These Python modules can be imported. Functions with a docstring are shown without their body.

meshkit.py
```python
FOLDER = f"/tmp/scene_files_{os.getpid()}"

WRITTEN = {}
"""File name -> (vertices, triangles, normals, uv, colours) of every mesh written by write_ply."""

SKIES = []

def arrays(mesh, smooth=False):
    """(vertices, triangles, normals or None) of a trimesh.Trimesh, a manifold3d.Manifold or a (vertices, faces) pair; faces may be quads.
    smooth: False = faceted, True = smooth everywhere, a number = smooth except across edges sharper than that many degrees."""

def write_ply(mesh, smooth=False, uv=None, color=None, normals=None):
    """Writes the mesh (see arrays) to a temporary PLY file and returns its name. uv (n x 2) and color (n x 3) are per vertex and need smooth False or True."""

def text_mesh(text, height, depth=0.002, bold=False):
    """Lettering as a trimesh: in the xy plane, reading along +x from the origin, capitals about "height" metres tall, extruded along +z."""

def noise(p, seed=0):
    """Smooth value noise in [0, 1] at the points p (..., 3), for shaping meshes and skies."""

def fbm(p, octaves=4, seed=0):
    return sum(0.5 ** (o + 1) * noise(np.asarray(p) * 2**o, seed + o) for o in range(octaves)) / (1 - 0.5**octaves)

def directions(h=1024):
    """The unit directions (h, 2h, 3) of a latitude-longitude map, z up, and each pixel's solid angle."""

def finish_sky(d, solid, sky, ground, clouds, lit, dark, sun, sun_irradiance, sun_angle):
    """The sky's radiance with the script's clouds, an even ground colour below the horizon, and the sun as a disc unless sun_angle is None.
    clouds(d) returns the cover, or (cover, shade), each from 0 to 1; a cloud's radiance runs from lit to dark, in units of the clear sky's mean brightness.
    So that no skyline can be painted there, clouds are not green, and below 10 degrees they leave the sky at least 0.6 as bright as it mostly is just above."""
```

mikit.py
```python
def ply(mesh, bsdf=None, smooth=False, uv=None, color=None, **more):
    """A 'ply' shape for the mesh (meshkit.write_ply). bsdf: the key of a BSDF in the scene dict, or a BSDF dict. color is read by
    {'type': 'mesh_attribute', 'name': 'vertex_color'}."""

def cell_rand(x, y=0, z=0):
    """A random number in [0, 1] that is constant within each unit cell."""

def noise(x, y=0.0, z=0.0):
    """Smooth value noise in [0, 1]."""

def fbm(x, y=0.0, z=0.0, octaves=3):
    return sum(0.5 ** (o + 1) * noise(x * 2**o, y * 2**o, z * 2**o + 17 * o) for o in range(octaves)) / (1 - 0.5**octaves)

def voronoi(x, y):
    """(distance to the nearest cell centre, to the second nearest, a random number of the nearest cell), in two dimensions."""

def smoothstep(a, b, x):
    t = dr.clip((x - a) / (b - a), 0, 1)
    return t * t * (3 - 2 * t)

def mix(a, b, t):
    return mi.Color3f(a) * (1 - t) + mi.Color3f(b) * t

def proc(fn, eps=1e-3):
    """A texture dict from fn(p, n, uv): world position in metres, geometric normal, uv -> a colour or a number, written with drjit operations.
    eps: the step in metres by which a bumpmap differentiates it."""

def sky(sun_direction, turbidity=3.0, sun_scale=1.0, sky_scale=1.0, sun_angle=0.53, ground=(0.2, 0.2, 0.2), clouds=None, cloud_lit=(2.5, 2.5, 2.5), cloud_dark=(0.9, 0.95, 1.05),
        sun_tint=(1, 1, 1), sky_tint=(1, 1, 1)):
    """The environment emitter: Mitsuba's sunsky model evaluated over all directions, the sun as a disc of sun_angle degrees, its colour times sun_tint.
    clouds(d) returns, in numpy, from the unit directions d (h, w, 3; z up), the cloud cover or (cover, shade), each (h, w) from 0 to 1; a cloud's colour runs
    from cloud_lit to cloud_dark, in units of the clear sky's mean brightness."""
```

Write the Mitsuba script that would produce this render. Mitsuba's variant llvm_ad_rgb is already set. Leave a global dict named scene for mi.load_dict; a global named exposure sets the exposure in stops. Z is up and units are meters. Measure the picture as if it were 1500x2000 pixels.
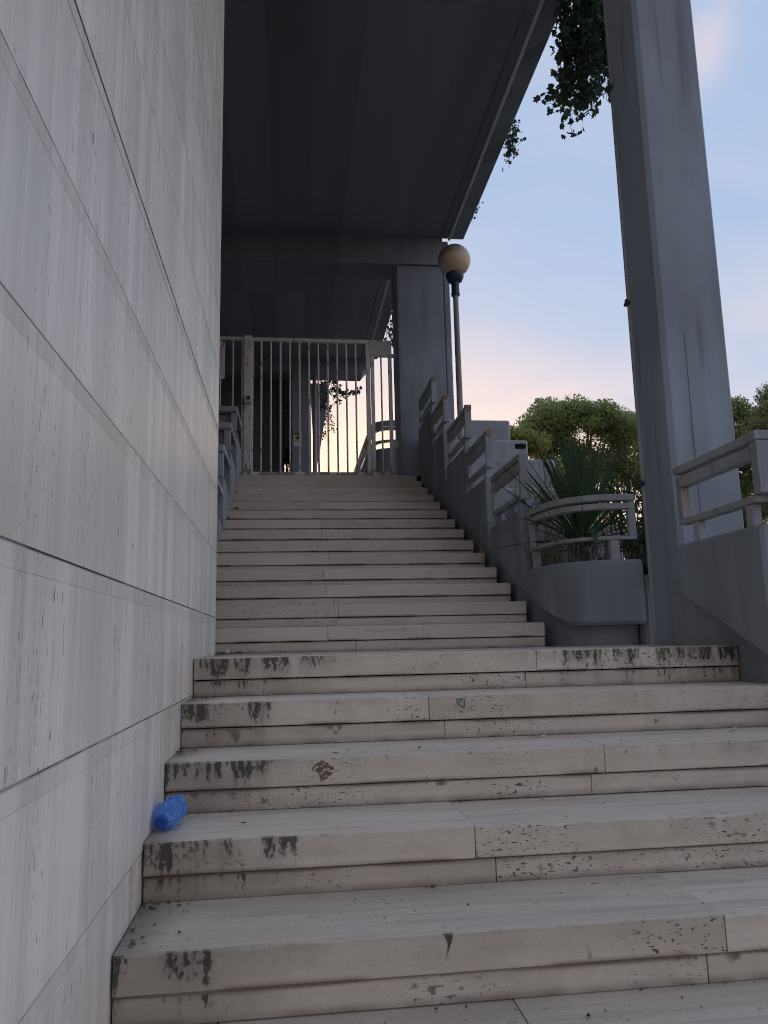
import math, random
import numpy as np, trimesh, drjit as dr, mitsuba as mi
import mikit, meshkit
from mikit import noise, fbm, cell_rand, smoothstep, mix, proc
from trimesh.creation import cylinder, icosphere

# ------------------------------------------------------------------ camera, sky, exposure
T = mi.ScalarTransform4f
scene, labels = {'type': 'scene'}, {}
YAW, PITCH, ROLL, FOC = .122148, .168897, -.0225244, 1510.7      # the eye is the origin, y runs up the stairs, z up
fw = np.array([math.sin(YAW) * math.cos(PITCH), math.cos(YAW) * math.cos(PITCH), math.sin(PITCH)])
rt = np.array([math.cos(YAW), -math.sin(YAW), 0])
up = np.cross(rt, fw)
up = -math.sin(ROLL) * rt + math.cos(ROLL) * up
scene['camera'] = {'type': 'perspective', 'fov': math.degrees(2 * math.atan(750 / FOC)), 'fov_axis': 'x', 'near_clip': .05, 'far_clip': 900.,
                   'to_world': T().look_at(origin=[0, 0, 0], target=fw.tolist(), up=up.tolist())}
exposure = 4.9
SUN = np.array([math.sin(.07) * math.cos(.06), math.cos(.07) * math.cos(.06), math.sin(.06)])


def cloud(d):
    e = np.arcsin(np.clip(d[..., 2], 0, 1))
    ang = np.arccos(np.clip(d @ SUN, -1, 1))
    q = d / (d[..., 2:] + .35)
    n = meshkit.fbm(q * [2.2, 2.2, 0] + [3.1, .7, 0], 5, 3)
    w = meshkit.fbm(q * [1.1, 3.0, 0] + [9.1, 4.7, 0], 5, 8)
    glow = np.exp(-(ang / .25) ** 2)
    halo = np.exp(-(ang / .62) ** 2) * np.exp(-(e / .42) ** 2)
    low = np.exp(-(e / .24) ** 2)
    wisps = np.clip((n - .45) * 3.2, 0, 1) * .8 + np.clip((w - .5) * 3, 0, 1) * .6
    puff = np.exp(-((d[..., 0] - 0.431) / .022) ** 2 - ((d[..., 2] - 0.605) / .032) ** 2) * np.clip(.35 + 2.2 * (meshkit.fbm(d * 26, 4, 5) - .3), 0, 1) * (d[..., 1] > 0)
    shade = np.clip(1 - 1.0 * glow - .30 * halo - .30 * low - .42 * np.exp(-(e / .13) ** 2) - .45 * wisps - .30 * puff, 0, 1)
    return np.full(shape=e.shape, fill_value=.95), shade


SKY_K = 1.0
scene['sky'] = mikit.sky(SUN.tolist(), turbidity=3, sun_scale=.02, sky_scale=1.0, sun_angle=8, sun_tint=(1, .75, .5), clouds=cloud,
                         cloud_lit=(1.45, 1.04, .86), cloud_dark=(.47, .65, .96), ground=(.16, .15, .14))


# ------------------------------------------------------------------ helpers
def mat(name, d):
    scene['mat_' + name] = d
    return 'mat_' + name


def lab(key, label=None, cat=None, group=None, kind=None):
    labels[key] = {k: v for k, v in (('label', label), ('category', cat), ('group', group), ('kind', kind)) if v}
    return key


def free(key):
    if key not in scene and key not in labels and not any(k.startswith(key + '__') for k in scene):
        return key
    i = 1
    while True:
        k = f'{key}_{i:03d}'
        if k not in scene and k not in labels and not any(q.startswith(k + '__') for q in scene):
            return k
        i += 1


def put(name, mesh, m, parent=None, smooth=False, **kw):
    key = (parent + '__' if parent else '') + name
    if key in scene or (parent and key in labels):
        key = free(key)
    scene[key] = mikit.ply(mesh, m, smooth=smooth, **kw)
    return key


def box(x0, x1, y0, y1, z0, z1):
    m = trimesh.creation.box((x1 - x0, y1 - y0, z1 - z0))
    m.apply_translation(((x0 + x1) / 2, (y0 + y1) / 2, (z0 + z1) / 2))
    return m


def cbox(x0, x1, y0, y1, z0, z1, c=.006):
    pts = []
    for ax in range(3):
        for sx in (0, 1):
            for sy in (0, 1):
                for sz in (0, 1):
                    o = [c, c, c]
                    o[ax] = 0
                    pts.append([(x1 - o[0]) if sx else (x0 + o[0]), (y1 - o[1]) if sy else (y0 + o[1]), (z1 - o[2]) if sz else (z0 + o[2])])
    return trimesh.convex.convex_hull(np.array(pts))


def prism_x(poly, x0, x1, c=.008):
    """a convex outline in (y, z) given depth along x, edges eased by c"""
    from shapely.geometry import Polygon
    P = Polygon(poly)
    q = np.array(P.buffer(-c, join_style=2).exterior.coords[:-1])
    p = np.array(P.exterior.coords[:-1])
    pts = [[x, *a] for x in (x0, x1) for a in q] + [[x, *a] for x in (x0 + c, x1 - c) for a in p]
    return trimesh.convex.convex_hull(np.array(pts))


def tube(pts, r, sides=8, caps=True):
    p = np.asarray(pts, float)
    t = np.gradient(p, axis=0)
    t /= np.linalg.norm(t, axis=1, keepdims=True) + 1e-12
    ref = np.array([0, 0, 1.]) if abs(t[:, 2]).mean() < .8 else np.array([1., 0, 0])
    a = np.cross(t, ref)
    a /= np.linalg.norm(a, axis=1, keepdims=True) + 1e-12
    b = np.cross(t, a)
    ang = np.arange(sides) * 2 * np.pi / sides
    rr = np.broadcast_to(np.asarray(r, float), (len(p),))
    v = p[:, None] + rr[:, None, None] * (np.cos(ang)[None, :, None] * a[:, None] + np.sin(ang)[None, :, None] * b[:, None])
    v = v.reshape(-1, 3)
    f = []
    n = len(p)
    for i in range(n - 1):
        for j in range(sides):
            k = (j + 1) % sides
            q = [i * sides + j, i * sides + k, (i + 1) * sides + k, (i + 1) * sides + j]
            f += [[q[0], q[1], q[2]], [q[0], q[2], q[3]]]
    if caps:
        v = np.vstack([v, p[0], p[-1]])
        for j in range(sides):
            k = (j + 1) % sides
            f += [[n * sides, k, j], [n * sides + 1, (n - 1) * sides + j, (n - 1) * sides + k]]
    m = trimesh.Trimesh(v, f, process=False)
    if m.volume < 0:
        m.invert()
    return m


def lathe(prof, sides=32, at=(0, 0, 0)):
    m = trimesh.creation.revolve(np.array(prof, float), sections=sides)
    m.apply_translation(at)
    return m


def strip(outer, inner, zb, zt, c=.012):
    """an upright wall that follows a plan curve: outer and inner plan lines, bottom and top per station, top edges eased"""
    o, n = np.asarray(outer, float), np.asarray(inner, float)
    k = len(o)
    zb, zt = np.broadcast_to(zb, k), np.broadcast_to(zt, k)
    d = (n - o) / np.linalg.norm(n - o, axis=1, keepdims=True)
    col = lambda p, z: np.column_stack([p, z])
    rows = [col(o + d * c, zb), col(o, zb + c), col(o, zt - c), col(o + d * c * .35, zt - c * .35), col(o + d * c, zt), col(n - d * c, zt), col(n - d * c * .35, zt - c * .35), col(n, zt - c), col(n, zb)]
    v = np.stack(rows, 1)
    m = len(rows)
    f = []
    for i in range(k - 1):
        for j in range(m):
            q = (j + 1) % m
            a = [i * m + j, (i + 1) * m + j, (i + 1) * m + q, i * m + q]
            f += [[a[0], a[1], a[2]], [a[0], a[2], a[3]]]
    for i in (0, k - 1):
        f += [[i * m, i * m + j, i * m + j + 1] for j in range(1, m - 1)]
    t = trimesh.Trimesh(v.reshape(-1, 3), f, process=False)
    t.fix_normals()
    return t


def smooth_path(pts, n=40):
    from scipy.interpolate import PchipInterpolator
    p = np.asarray(pts, float)
    s = np.r_[0, np.cumsum(np.linalg.norm(np.diff(p, axis=0), axis=1))]
    u = np.linspace(0, s[-1], n)
    return np.column_stack([PchipInterpolator(s, p[:, i])(u) for i in range(p.shape[1])])


def round_path(pts, n=60):
    from scipy.interpolate import CubicSpline
    p = np.asarray(pts, float)
    s = np.r_[0, np.cumsum(np.linalg.norm(np.diff(p, axis=0), axis=1))]
    return CubicSpline(s, p)(np.linspace(0, s[-1], n))


def offset(path, d):
    t = np.gradient(path, axis=0)
    t /= np.linalg.norm(t, axis=1, keepdims=True)
    return path + d * np.column_stack([-t[:, 1], t[:, 0]])


def cat(ms):
    return trimesh.util.concatenate(ms)


def cards(c, u, w, flat=True):
    """leaf shapes: centres, long half axes, half widths: a four-cornered leaf folded along its rib"""
    n = np.cross(u, w)
    v = np.stack([c - u, c + w - .15 * u + .35 * n / (np.linalg.norm(n, axis=1, keepdims=True) + 1e-9) * np.linalg.norm(w, axis=1, keepdims=True), c + u, c - w - .15 * u + .35 * n / (np.linalg.norm(n, axis=1, keepdims=True) + 1e-9) * np.linalg.norm(w, axis=1, keepdims=True)], 1)
    k = len(c)
    b = np.arange(k)[:, None] * 4
    f = np.concatenate([b + [0, 1, 2], b + [0, 2, 3]])
    return trimesh.Trimesh(v.reshape(-1, 3), f, process=False)


def rdir(rng, n):
    v = rng.normal(size=(n, 3))
    return v / np.linalg.norm(v, axis=1, keepdims=True)


# ------------------------------------------------------------------ measures
H, Z1, Y1, T1 = .16, -.6823, 1.9535, .34896          # rise; first step in view: tread level, nosing; going
Y6, T2 = 5.000, .37743                               # upper flight
WX, WY = -.404, 4.340                                # stone wall face and its end
XR, XL = 1.665, -.712                                # ends of the upper flight
XLOW = 2.015                                         # right end of the lower flight
ZL = Z1 + 4 * H                                      # landing
ZP = Z1 + 18 * H                                     # upper platform


def nos(i):   # nosing of step i (1 = lowest whole one in view, 6 = first of the upper flight)
    return Y1 + T1 * (i - 1) if i <= 5 else Y6 + T2 * (i - 6)


# ------------------------------------------------------------------ materials
def stone_wall(p, n, uv):
    k = dr.floor((p.z - .16) / .3525)
    y = p.y + k * 7.31
    vein = fbm(y * 13, p.z * .55 + k * 3, 0, 5)
    fine = noise(y * 120, p.z * 2.5, k)
    big = noise(y * 2.3, p.z * .9 + 40, k)
    c = mix((.64, .62, .565), (.845, .825, .765), smoothstep(.25, .78, vein * .62 + fine * .16 + big * .22))
    pit = smoothstep(.82, .90, noise(y * 300, p.z * 42, k)) * smoothstep(.55, .80, noise(y * 22, p.z * 3.2 + 9, k))
    dash = smoothstep(.88, .94, noise(y * 190, p.z * 21, k + 5)) * smoothstep(.66, .84, noise(y * 9, p.z * 1.7 + 5, k))
    c = mix(c, (.26, .225, .20), dr.clip(pit * .7 + dash * .85, 0, 1))
    c = c * (.95 + .09 * cell_rand(k + 40, 3))
    foot = p.z - (Z1 + (p.y - Y1) * (H / T1))
    grime = smoothstep(.55, .0, foot) * (.25 + .75 * noise(y * 26, p.z * 1.3))
    c = mix(c, (.40, .335, .275), grime * .55)
    d = p.z - .16 - k * .3525
    drip = smoothstep(.3525 - .17, .3525 - .03, d) * smoothstep(.45, .85, noise(y * 55, p.z * 1.5, k))
    c = mix(c, (.36, .32, .29), drip * .15)
    q = (.3525 - d) / .0045
    fl = smoothstep(.28, .42, dr.abs(q - dr.floor(q) - .45)) * smoothstep(.0385, .037, .3525 - d)
    old = smoothstep(.3, .8, noise(p.y * 19, k, 2.2))
    c = mix(c, (.33, .285, .25), fl * (.12 + .34 * old))
    edge = .45 * smoothstep(.0015, .0, dr.abs(.3525 - d - .039)) + smoothstep(.004, .0, d) + smoothstep(.006, .0, .3525 - d)
    return mix(c, (.25, .205, .18), dr.clip(edge, 0, 1) * (.2 + .6 * noise(p.y * 9, k, 7)))


def stone_bump(p, n, uv):
    k = dr.floor((p.z - .16) / .3525)
    y = p.y + k * 7.31
    return noise(y * 120, p.z * 2.5, k) * .35 + noise(y * 210, p.z * 26, k) * .25 + noise(p.y * 3, p.z * 3) * 1.2


WALL = mat('wall_travertine', {'type': 'bumpmap', 'tex': proc(stone_bump, .002), 'scale': .0012,
                               'bsdf': {'type': 'principled', 'base_color': proc(stone_wall), 'roughness': .34, 'specular': .5}})


def stair_stone(p, n, uv):
    z = p.z - .0015
    s = dr.ceil((z - Z1) / H - 1e-3)                     # step counted from the first one in view
    d = Z1 + s * H - z                                    # below that step's nosing
    low = dr.select(s < 4.5, 1.0, 0.0)
    thick = dr.select(d < .0905, 1.0, 0.0)
    odd = s - 2 * dr.floor(s * .5)
    jt = dr.select(low > .5, dr.select(odd < .5, 1.07, .525), .28 + .05 * dr.sin(s * 2.3))
    jr = dr.select(low > .5, dr.select(odd < .5, 1.02, .585), .36 + .07 * dr.sin(s * 1.7))
    j = dr.select(thick > .5, jt, jr)
    seg = dr.floor((p.x - j) / 1.47)
    tone = cell_rand(s + 20, seg + 9, thick)
    flat = smoothstep(.6, .9, n.z)                        # treads
    x = p.x + s * 3.7 + seg * 1.9
    vein = fbm(x * 2.2, p.z * 75 + s * 5, p.y * 26, 3)
    cloudy = fbm(x * 5, p.z * 9, p.y * 6 + s, 3)
    c = mix((.47, .41, .34), (.655, .582, .50), dr.clip(vein * .45 + cloudy * .35 + tone * .5 - .12, 0, 1))
    # open pores of the stone, dark with dirt
    patch = smoothstep(.48, .76, noise(x * 3.2, s + thick * 3, 2.5))
    up_ = 1 - flat
    pore = smoothstep(.83, .89, noise(x * 95, p.z * 230, s)) * (patch * .95 + .06) * up_
    pore2 = smoothstep(.86, .92, noise(x * 44, p.z * 120, s + 9)) * patch * up_ * dr.select(thick > .5, .6, 1.0)
    pore3 = smoothstep(.88, .95, noise(x * 40, p.y * 170, s + 30)) * smoothstep(.5, .78, noise(x * 2.2, p.y * 5, s)) * flat * .8
    c = mix(c, (.045, .034, .03), dr.clip(pore + pore2, 0, 1) * (.25 + .67 * dr.maximum(low, .45)))
    c = mix(c, (.17, .14, .125), pore3)
    # lichen and soot running down from the nosing, thickest by the stone wall and under the planter
    left = smoothstep(.22, -.36, p.x + .22 * (cell_rand(s, 3) - .5) + .25 * (noise(p.x * 7, s, 5) - .5)) * low
    right = smoothstep(.75, 1.35, p.x) * dr.select(s > 3.5, low, low * .28)
    much = dr.clip(left + right * .8 + .05 * low + .015, 0, 1)
    lf = noise(x * 13, d * 6, s) * .6 + noise(x * 34, d * 5, s + 2) * .4
    much = dr.clip(much, 0, 1)
    hf = fbm(x * 150, d * 75, s, 4) * .58 + noise(x * 85, d * 9, s + 6) * .42
    fall = 1 - smoothstep(.0, dr.select(thick > .5, .105, .17), d)
    A = dr.minimum(.525, much * (.22 + .42 * fall) * (.45 + .95 * smoothstep(.25, .7, lf))) * dr.select(thick > .5, 1.0, .93)
    st = smoothstep(A + .11, A - .13, hf) * up_
    film = dr.clip(much * (.3 + .7 * fall) * smoothstep(.25, .75, lf), 0, 1) * up_
    c = mix(c, (.13, .11, .092), film * .7)
    mott = smoothstep(.42, .75, fbm(x * 7, p.z * 16, s + 21, 4)) * up_ * (.35 + .65 * low)
    c = mix(c, (.25, .205, .16), mott * .2)
    grain = noise(x * 210, p.z * 260, p.y * 210) * .6 + noise(x * 90, p.z * 150, p.y * 120) * .4
    c = c * (.90 + .2 * grain)
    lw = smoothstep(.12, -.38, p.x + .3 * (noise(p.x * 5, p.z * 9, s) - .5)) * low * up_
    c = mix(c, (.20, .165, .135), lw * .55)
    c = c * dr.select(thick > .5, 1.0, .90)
    c = mix(c, (.035, .03, .026), st * .9)
    # loose dark marks and short runs elsewhere
    mk = smoothstep(.80, .90, noise(x * 11, d * 9, s + 13) * .7 + noise(x * 60, d * 40, s) * .3) * up_ * low
    c = mix(c, (.10, .08, .068), mk * .8)
    lip = smoothstep(.012, .0, d) * up_ * thick * (.25 + .5 * noise(x * 24, s, 8)) * low
    c = mix(c, (.17, .145, .125), lip * .5)
    brown = smoothstep(.40, .72, noise(x * 6, p.z * 30, s + 3)) * smoothstep(.017, .0, dr.abs(d - .092)) * up_
    c = mix(c, (.13, .075, .052), brown * .8)
    seam = smoothstep(.009, .0, dr.abs(d - .094)) * up_ * (.35 + .65 * noise(x * 15, s, 31))
    c = mix(c, (.12, .085, .065), seam * .65)
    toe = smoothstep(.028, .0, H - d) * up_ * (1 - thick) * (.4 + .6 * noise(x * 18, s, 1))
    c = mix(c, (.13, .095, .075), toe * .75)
    # treads: scuffed front, dusty grey-brown back
    fr = (p.y - Y1) / T1 - s
    b = smoothstep(.45, 1.0, fr) * low * flat * (.35 + .65 * noise(x * 4, p.y * 9, 3))
    c = mix(c, (.27, .22, .185), b * .55)
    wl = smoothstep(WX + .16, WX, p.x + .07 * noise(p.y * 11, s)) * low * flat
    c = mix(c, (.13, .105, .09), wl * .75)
    scuff = smoothstep(.50, .80, fbm(x * 2.6, p.y * 42, s + 50, 4)) * flat
    c = mix(c, (.30, .25, .21), scuff * .35)
    spot = smoothstep(.90, .94, noise(x * 60, p.y * 85, s + 61)) * flat * low * smoothstep(.4, .7, noise(x * 3, p.y * 6, s + 5)) * .8
    c = mix(c, (.12, .095, .08), spot)
    # one old splash of brown paint on the third step and one dark run on the first
    r = dr.sqrt(dr.square((p.x - .105) / .034) + dr.square((p.z + .40) / .035)) + (noise(p.x * 70, p.z * 70) - .5) * 1.1
    c = mix(c, (.115, .06, .045), smoothstep(1.0, .8, r) * up_ * .9 * smoothstep(.15, .4, noise(p.x * 130, p.z * 130, 4)))
    r2 = dr.abs(p.x - .375 + .01 * noise(p.z * 30)) / (.004 + dr.maximum(0, .03 - d) * .45)
    c = mix(c, (.085, .065, .055), smoothstep(1.0, .5, r2) * smoothstep(.065, .03, d) * dr.select(dr.abs(s) < .5, 1.0, 0.0) * up_)
    return c


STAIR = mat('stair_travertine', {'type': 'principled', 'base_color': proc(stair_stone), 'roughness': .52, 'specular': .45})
JOINT = mat('joint_dirt', {'type': 'diffuse', 'reflectance': proc(lambda p, n, uv: mix((.055, .038, .03), (.40, .35, .31), dr.clip(smoothstep(.35, .8, noise(p.y * 14, p.z * 9)) * .7 + smoothstep(.4, -.2, p.z) * .5, 0, 1)))})
DARK = mat('core', {'type': 'diffuse', 'reflectance': {'type': 'rgb', 'value': [.05, .04, .035]}})


def paint(base, dirt=.35):
    base = np.array(base)

    def fn(p, n, uv):
        q = p.x * .8 + p.y * .6
        a = fbm(p.x * 3, p.y * 3, p.z * 1.6, 4)
        streak = fbm(q * 14, p.z * .9, 4.2, 3)
        c = mix((base * .82).tolist(), (base * 1.14).tolist(), smoothstep(.25, .75, a * .55 + streak * .45))
        sp = smoothstep(.88, .95, noise(p.x * 70, p.y * 70, p.z * 45)) * smoothstep(.4, .65, noise(p.x * 4, p.y * 4, p.z * 2))
        c = mix(c, (base * .45).tolist(), sp * dirt)
        dr_ = smoothstep(.62, .86, noise(q * 26, p.z * 1.1, 3) * .7 + noise(q * 80, p.z * 3, 5) * .3) * smoothstep(.35, .7, noise(q * 3, p.z * 1.4, 9))
        c = mix(c, (base * [.55, .52, .5]).tolist(), dr_ * .55)
        chip = smoothstep(.80, .84, fbm(p.x * 13, p.y * 13, p.z * 13, 3))
        c = mix(c, (base * [1.25, 1.2, 1.1]).tolist(), chip * .6)
        return mix(c, (base * [.62, .58, .54]).tolist(), smoothstep(.62, .85, fbm(p.x * 6, p.y * 6, p.z * 3.3 + 20, 3)) * dirt)
    return fn


def paint_bump(p, n, uv):
    return noise(p.x * 38, p.y * 38, p.z * 38) * .5 + noise(p.x * 9, p.y * 9, p.z * 5) + noise(p.x * 150, p.y * 150, p.z * 150) * .18


PB = proc(paint_bump, .004)


def concrete(name, base, rough=.75, dirt=.35, scale=.003):
    return mat(name, {'type': 'bumpmap', 'tex': PB, 'scale': scale, 'bsdf': {'type': 'principled', 'base_color': proc(paint(base, dirt)), 'roughness': rough, 'specular': .3}})


CONC = concrete('painted_concrete', (.25, .275, .295))
COLM = concrete('column_concrete', (.28, .32, .365))
BACK = concrete('planter_concrete', (.33, .355, .385))
SOFF = None


def soffit(p, n, uv):
    k = dr.floor((p.x + 20) / .46)
    t = cell_rand(k, dr.floor(p.y / 5.9), 3)
    c = mix((.21, .225, .26), (.36, .38, .43), dr.clip(t * .55 + fbm(p.x * 5, p.y * .18, 1, 3) * .6 - .25, 0, 1))
    c = mix(c, (.18, .175, .18), smoothstep(.6, .85, fbm(p.x * 1.3, p.y * .25, 7, 4)) * .35)
    return c


SOFF = mat('soffit_concrete', {'type': 'bumpmap', 'tex': PB, 'scale': .002, 'bsdf': {'type': 'principled', 'base_color': proc(soffit), 'roughness': .8, 'specular': .2}})


def gate_paint(p, n, uv):
    c = mix((.55, .54, .53), (.68, .665, .65), fbm(p.x * 9, p.y * 9, p.z * 5, 3))
    r = smoothstep(.60, .78, fbm(p.x * 26, p.y * 26, p.z * 9, 3) + smoothstep(ZP + .25, ZP, p.z) * .25)
    return mix(c, (.20, .115, .075), r * .8)


GATE = mat('gate_paint', {'type': 'principled', 'base_color': proc(gate_paint), 'roughness': .45, 'specular': .5})
RAIL = concrete('rail_paint', (.34, .35, .35), .5, .3, .0012)
RUST = mat('rust', {'type': 'principled', 'base_color': proc(lambda p, n, uv: mix((.24, .13, .10), (.36, .25, .21), noise(p.x * 120, p.y * 120, p.z * 120))), 'roughness': .8})
METAL = mat('dull_metal', {'type': 'principled', 'base_color': {'type': 'rgb', 'value': [.42, .43, .45]}, 'roughness': .45, 'metallic': .3})
BLACK = mat('lamp_black', {'type': 'principled', 'base_color': {'type': 'rgb', 'value': [.03, .045, .075]}, 'roughness': .4})
SOIL = mat('soil', {'type': 'diffuse', 'reflectance': proc(lambda p, n, uv: mix((.035, .026, .02), (.10, .078, .055), fbm(p.x * 30, p.y * 30, p.z * 30, 3)))})
GROUND = mat('ground', {'type': 'diffuse', 'reflectance': proc(lambda p, n, uv: mix((.10, .09, .07), (.17, .15, .12), fbm(p.x * 2, p.y * 2, 0, 4)))})


def globe_col(p, n, uv):
    c = mix((.70, .55, .38), (.84, .69, .50), fbm(p.x * 9, p.y * 9, p.z * 5, 3))
    top = smoothstep(.02, .15, p.z - 4.76 + .06 * noise(p.x * 14, p.y * 14, p.z * 14) - (p.x - 2.06) * .22)
    return mix(c, (.13, .10, .075), top * .75)


GLOBE = mat('lamp_globe', {'type': 'roughplastic', 'diffuse_reflectance': proc(globe_col), 'alpha': .18})


def leafmat(name, a, b, tr=.5, rough=.5):
    return mat(name, {'type': 'principledthin', 'base_color': proc(lambda p, n, uv: mix(a, b, fbm(p.x * 5, p.y * 5, p.z * 5, 2) * .75 + noise(p.x * 31, p.y * 31, p.z * 31) * .25)), 'roughness': rough, 'diff_trans': tr, 'spec_trans': 0.})


def treemat(name, a, b):
    return mat(name, {'type': 'principledthin', 'base_color': proc(lambda p, n, uv: mix(a, b, fbm(p.x * .55, p.y * .55, p.z * .7, 3) * .7 + noise(p.x * 4, p.y * 4, p.z * 4) * .3)), 'roughness': .6, 'diff_trans': 1.25, 'spec_trans': 0.})


IVY = leafmat('ivy_leaf', (.04, .075, .058), (.12, .17, .13), .5, .34)
IVYDRY = leafmat('dry_leaf', (.13, .085, .045), (.24, .17, .10), .5, .7)
YUCCA = leafmat('yucca_leaf', (.045, .088, .05), (.11, .16, .095), .5, .36)
DRY = leafmat('dry_grass', (.20, .165, .115), (.36, .31, .235), .5, .7)
SHRUB = leafmat('shrub_leaf', (.05, .085, .03), (.11, .15, .05), .6)
GRASS = leafmat('grass_blade', (.05, .085, .03), (.13, .15, .06), .5)
BARK = mat('bark', {'type': 'diffuse', 'reflectance': proc(lambda p, n, uv: mix((.05, .042, .034), (.14, .12, .10), fbm(p.x * 8, p.y * 8, p.z * 2, 3)))})
TREE = treemat('tree_leaf', (.21, .265, .10), (.41, .455, .21))
TREEY = treemat('tree_leaf_yellowish', (.22, .25, .07), (.42, .42, .15))
TREEO = treemat('tree_leaf_olive', (.18, .21, .10), (.33, .355, .17))
WHITE = mat('white_sheet', {'type': 'diffuse', 'reflectance': {'type': 'rgb', 'value': [.7, .7, .7]}})
YELLOW = mat('yellow_print', {'type': 'diffuse', 'reflectance': {'type': 'rgb', 'value': [.75, .55, .05]}})
INK = mat('ink', {'type': 'diffuse', 'reflectance': {'type': 'rgb', 'value': [.02, .02, .02]}})
INK2 = mat('seam_dirt', {'type': 'diffuse', 'reflectance': {'type': 'rgb', 'value': [.10, .11, .12]}})
STRIP = mat('white_strip', {'type': 'diffuse', 'reflectance': {'type': 'rgb', 'value': [.8, .8, .8]}})
TEAL = mat('teal_paint', {'type': 'diffuse', 'reflectance': {'type': 'rgb', 'value': [.10, .20, .22]}})
PLATE = mat('sign_plate', {'type': 'principled', 'base_color': proc(lambda p, n, uv: mix(mix((.40, .44, .43), (.50, .53, .52), noise(p.x * 20, p.z * 20)), (.30, .40, .35), smoothstep(.55, .75, noise(p.x * 95, p.z * 28)) * smoothstep(4.0, 4.01, p.z) * smoothstep(4.09, 4.07, p.z) * .8)), 'roughness': .4})
DOOR = mat('dark_wall', {'type': 'diffuse', 'reflectance': proc(lambda p, n, uv: mix((.13, .13, .14), (.2, .2, .21), fbm(p.x * 3, p.y * 3, p.z * 2, 3)))})

# ------------------------------------------------------------------ ground and stairs
lab('ground', 'bare ground at the foot of the stairs running out to the horizon', kind='structure')
g = trimesh.creation.box((1400, 1400, .5))
g.apply_translation((0, 300, Z1 - 6 * H - .254))
put('ground', g, GROUND)

rng = np.random.default_rng(5)


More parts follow.
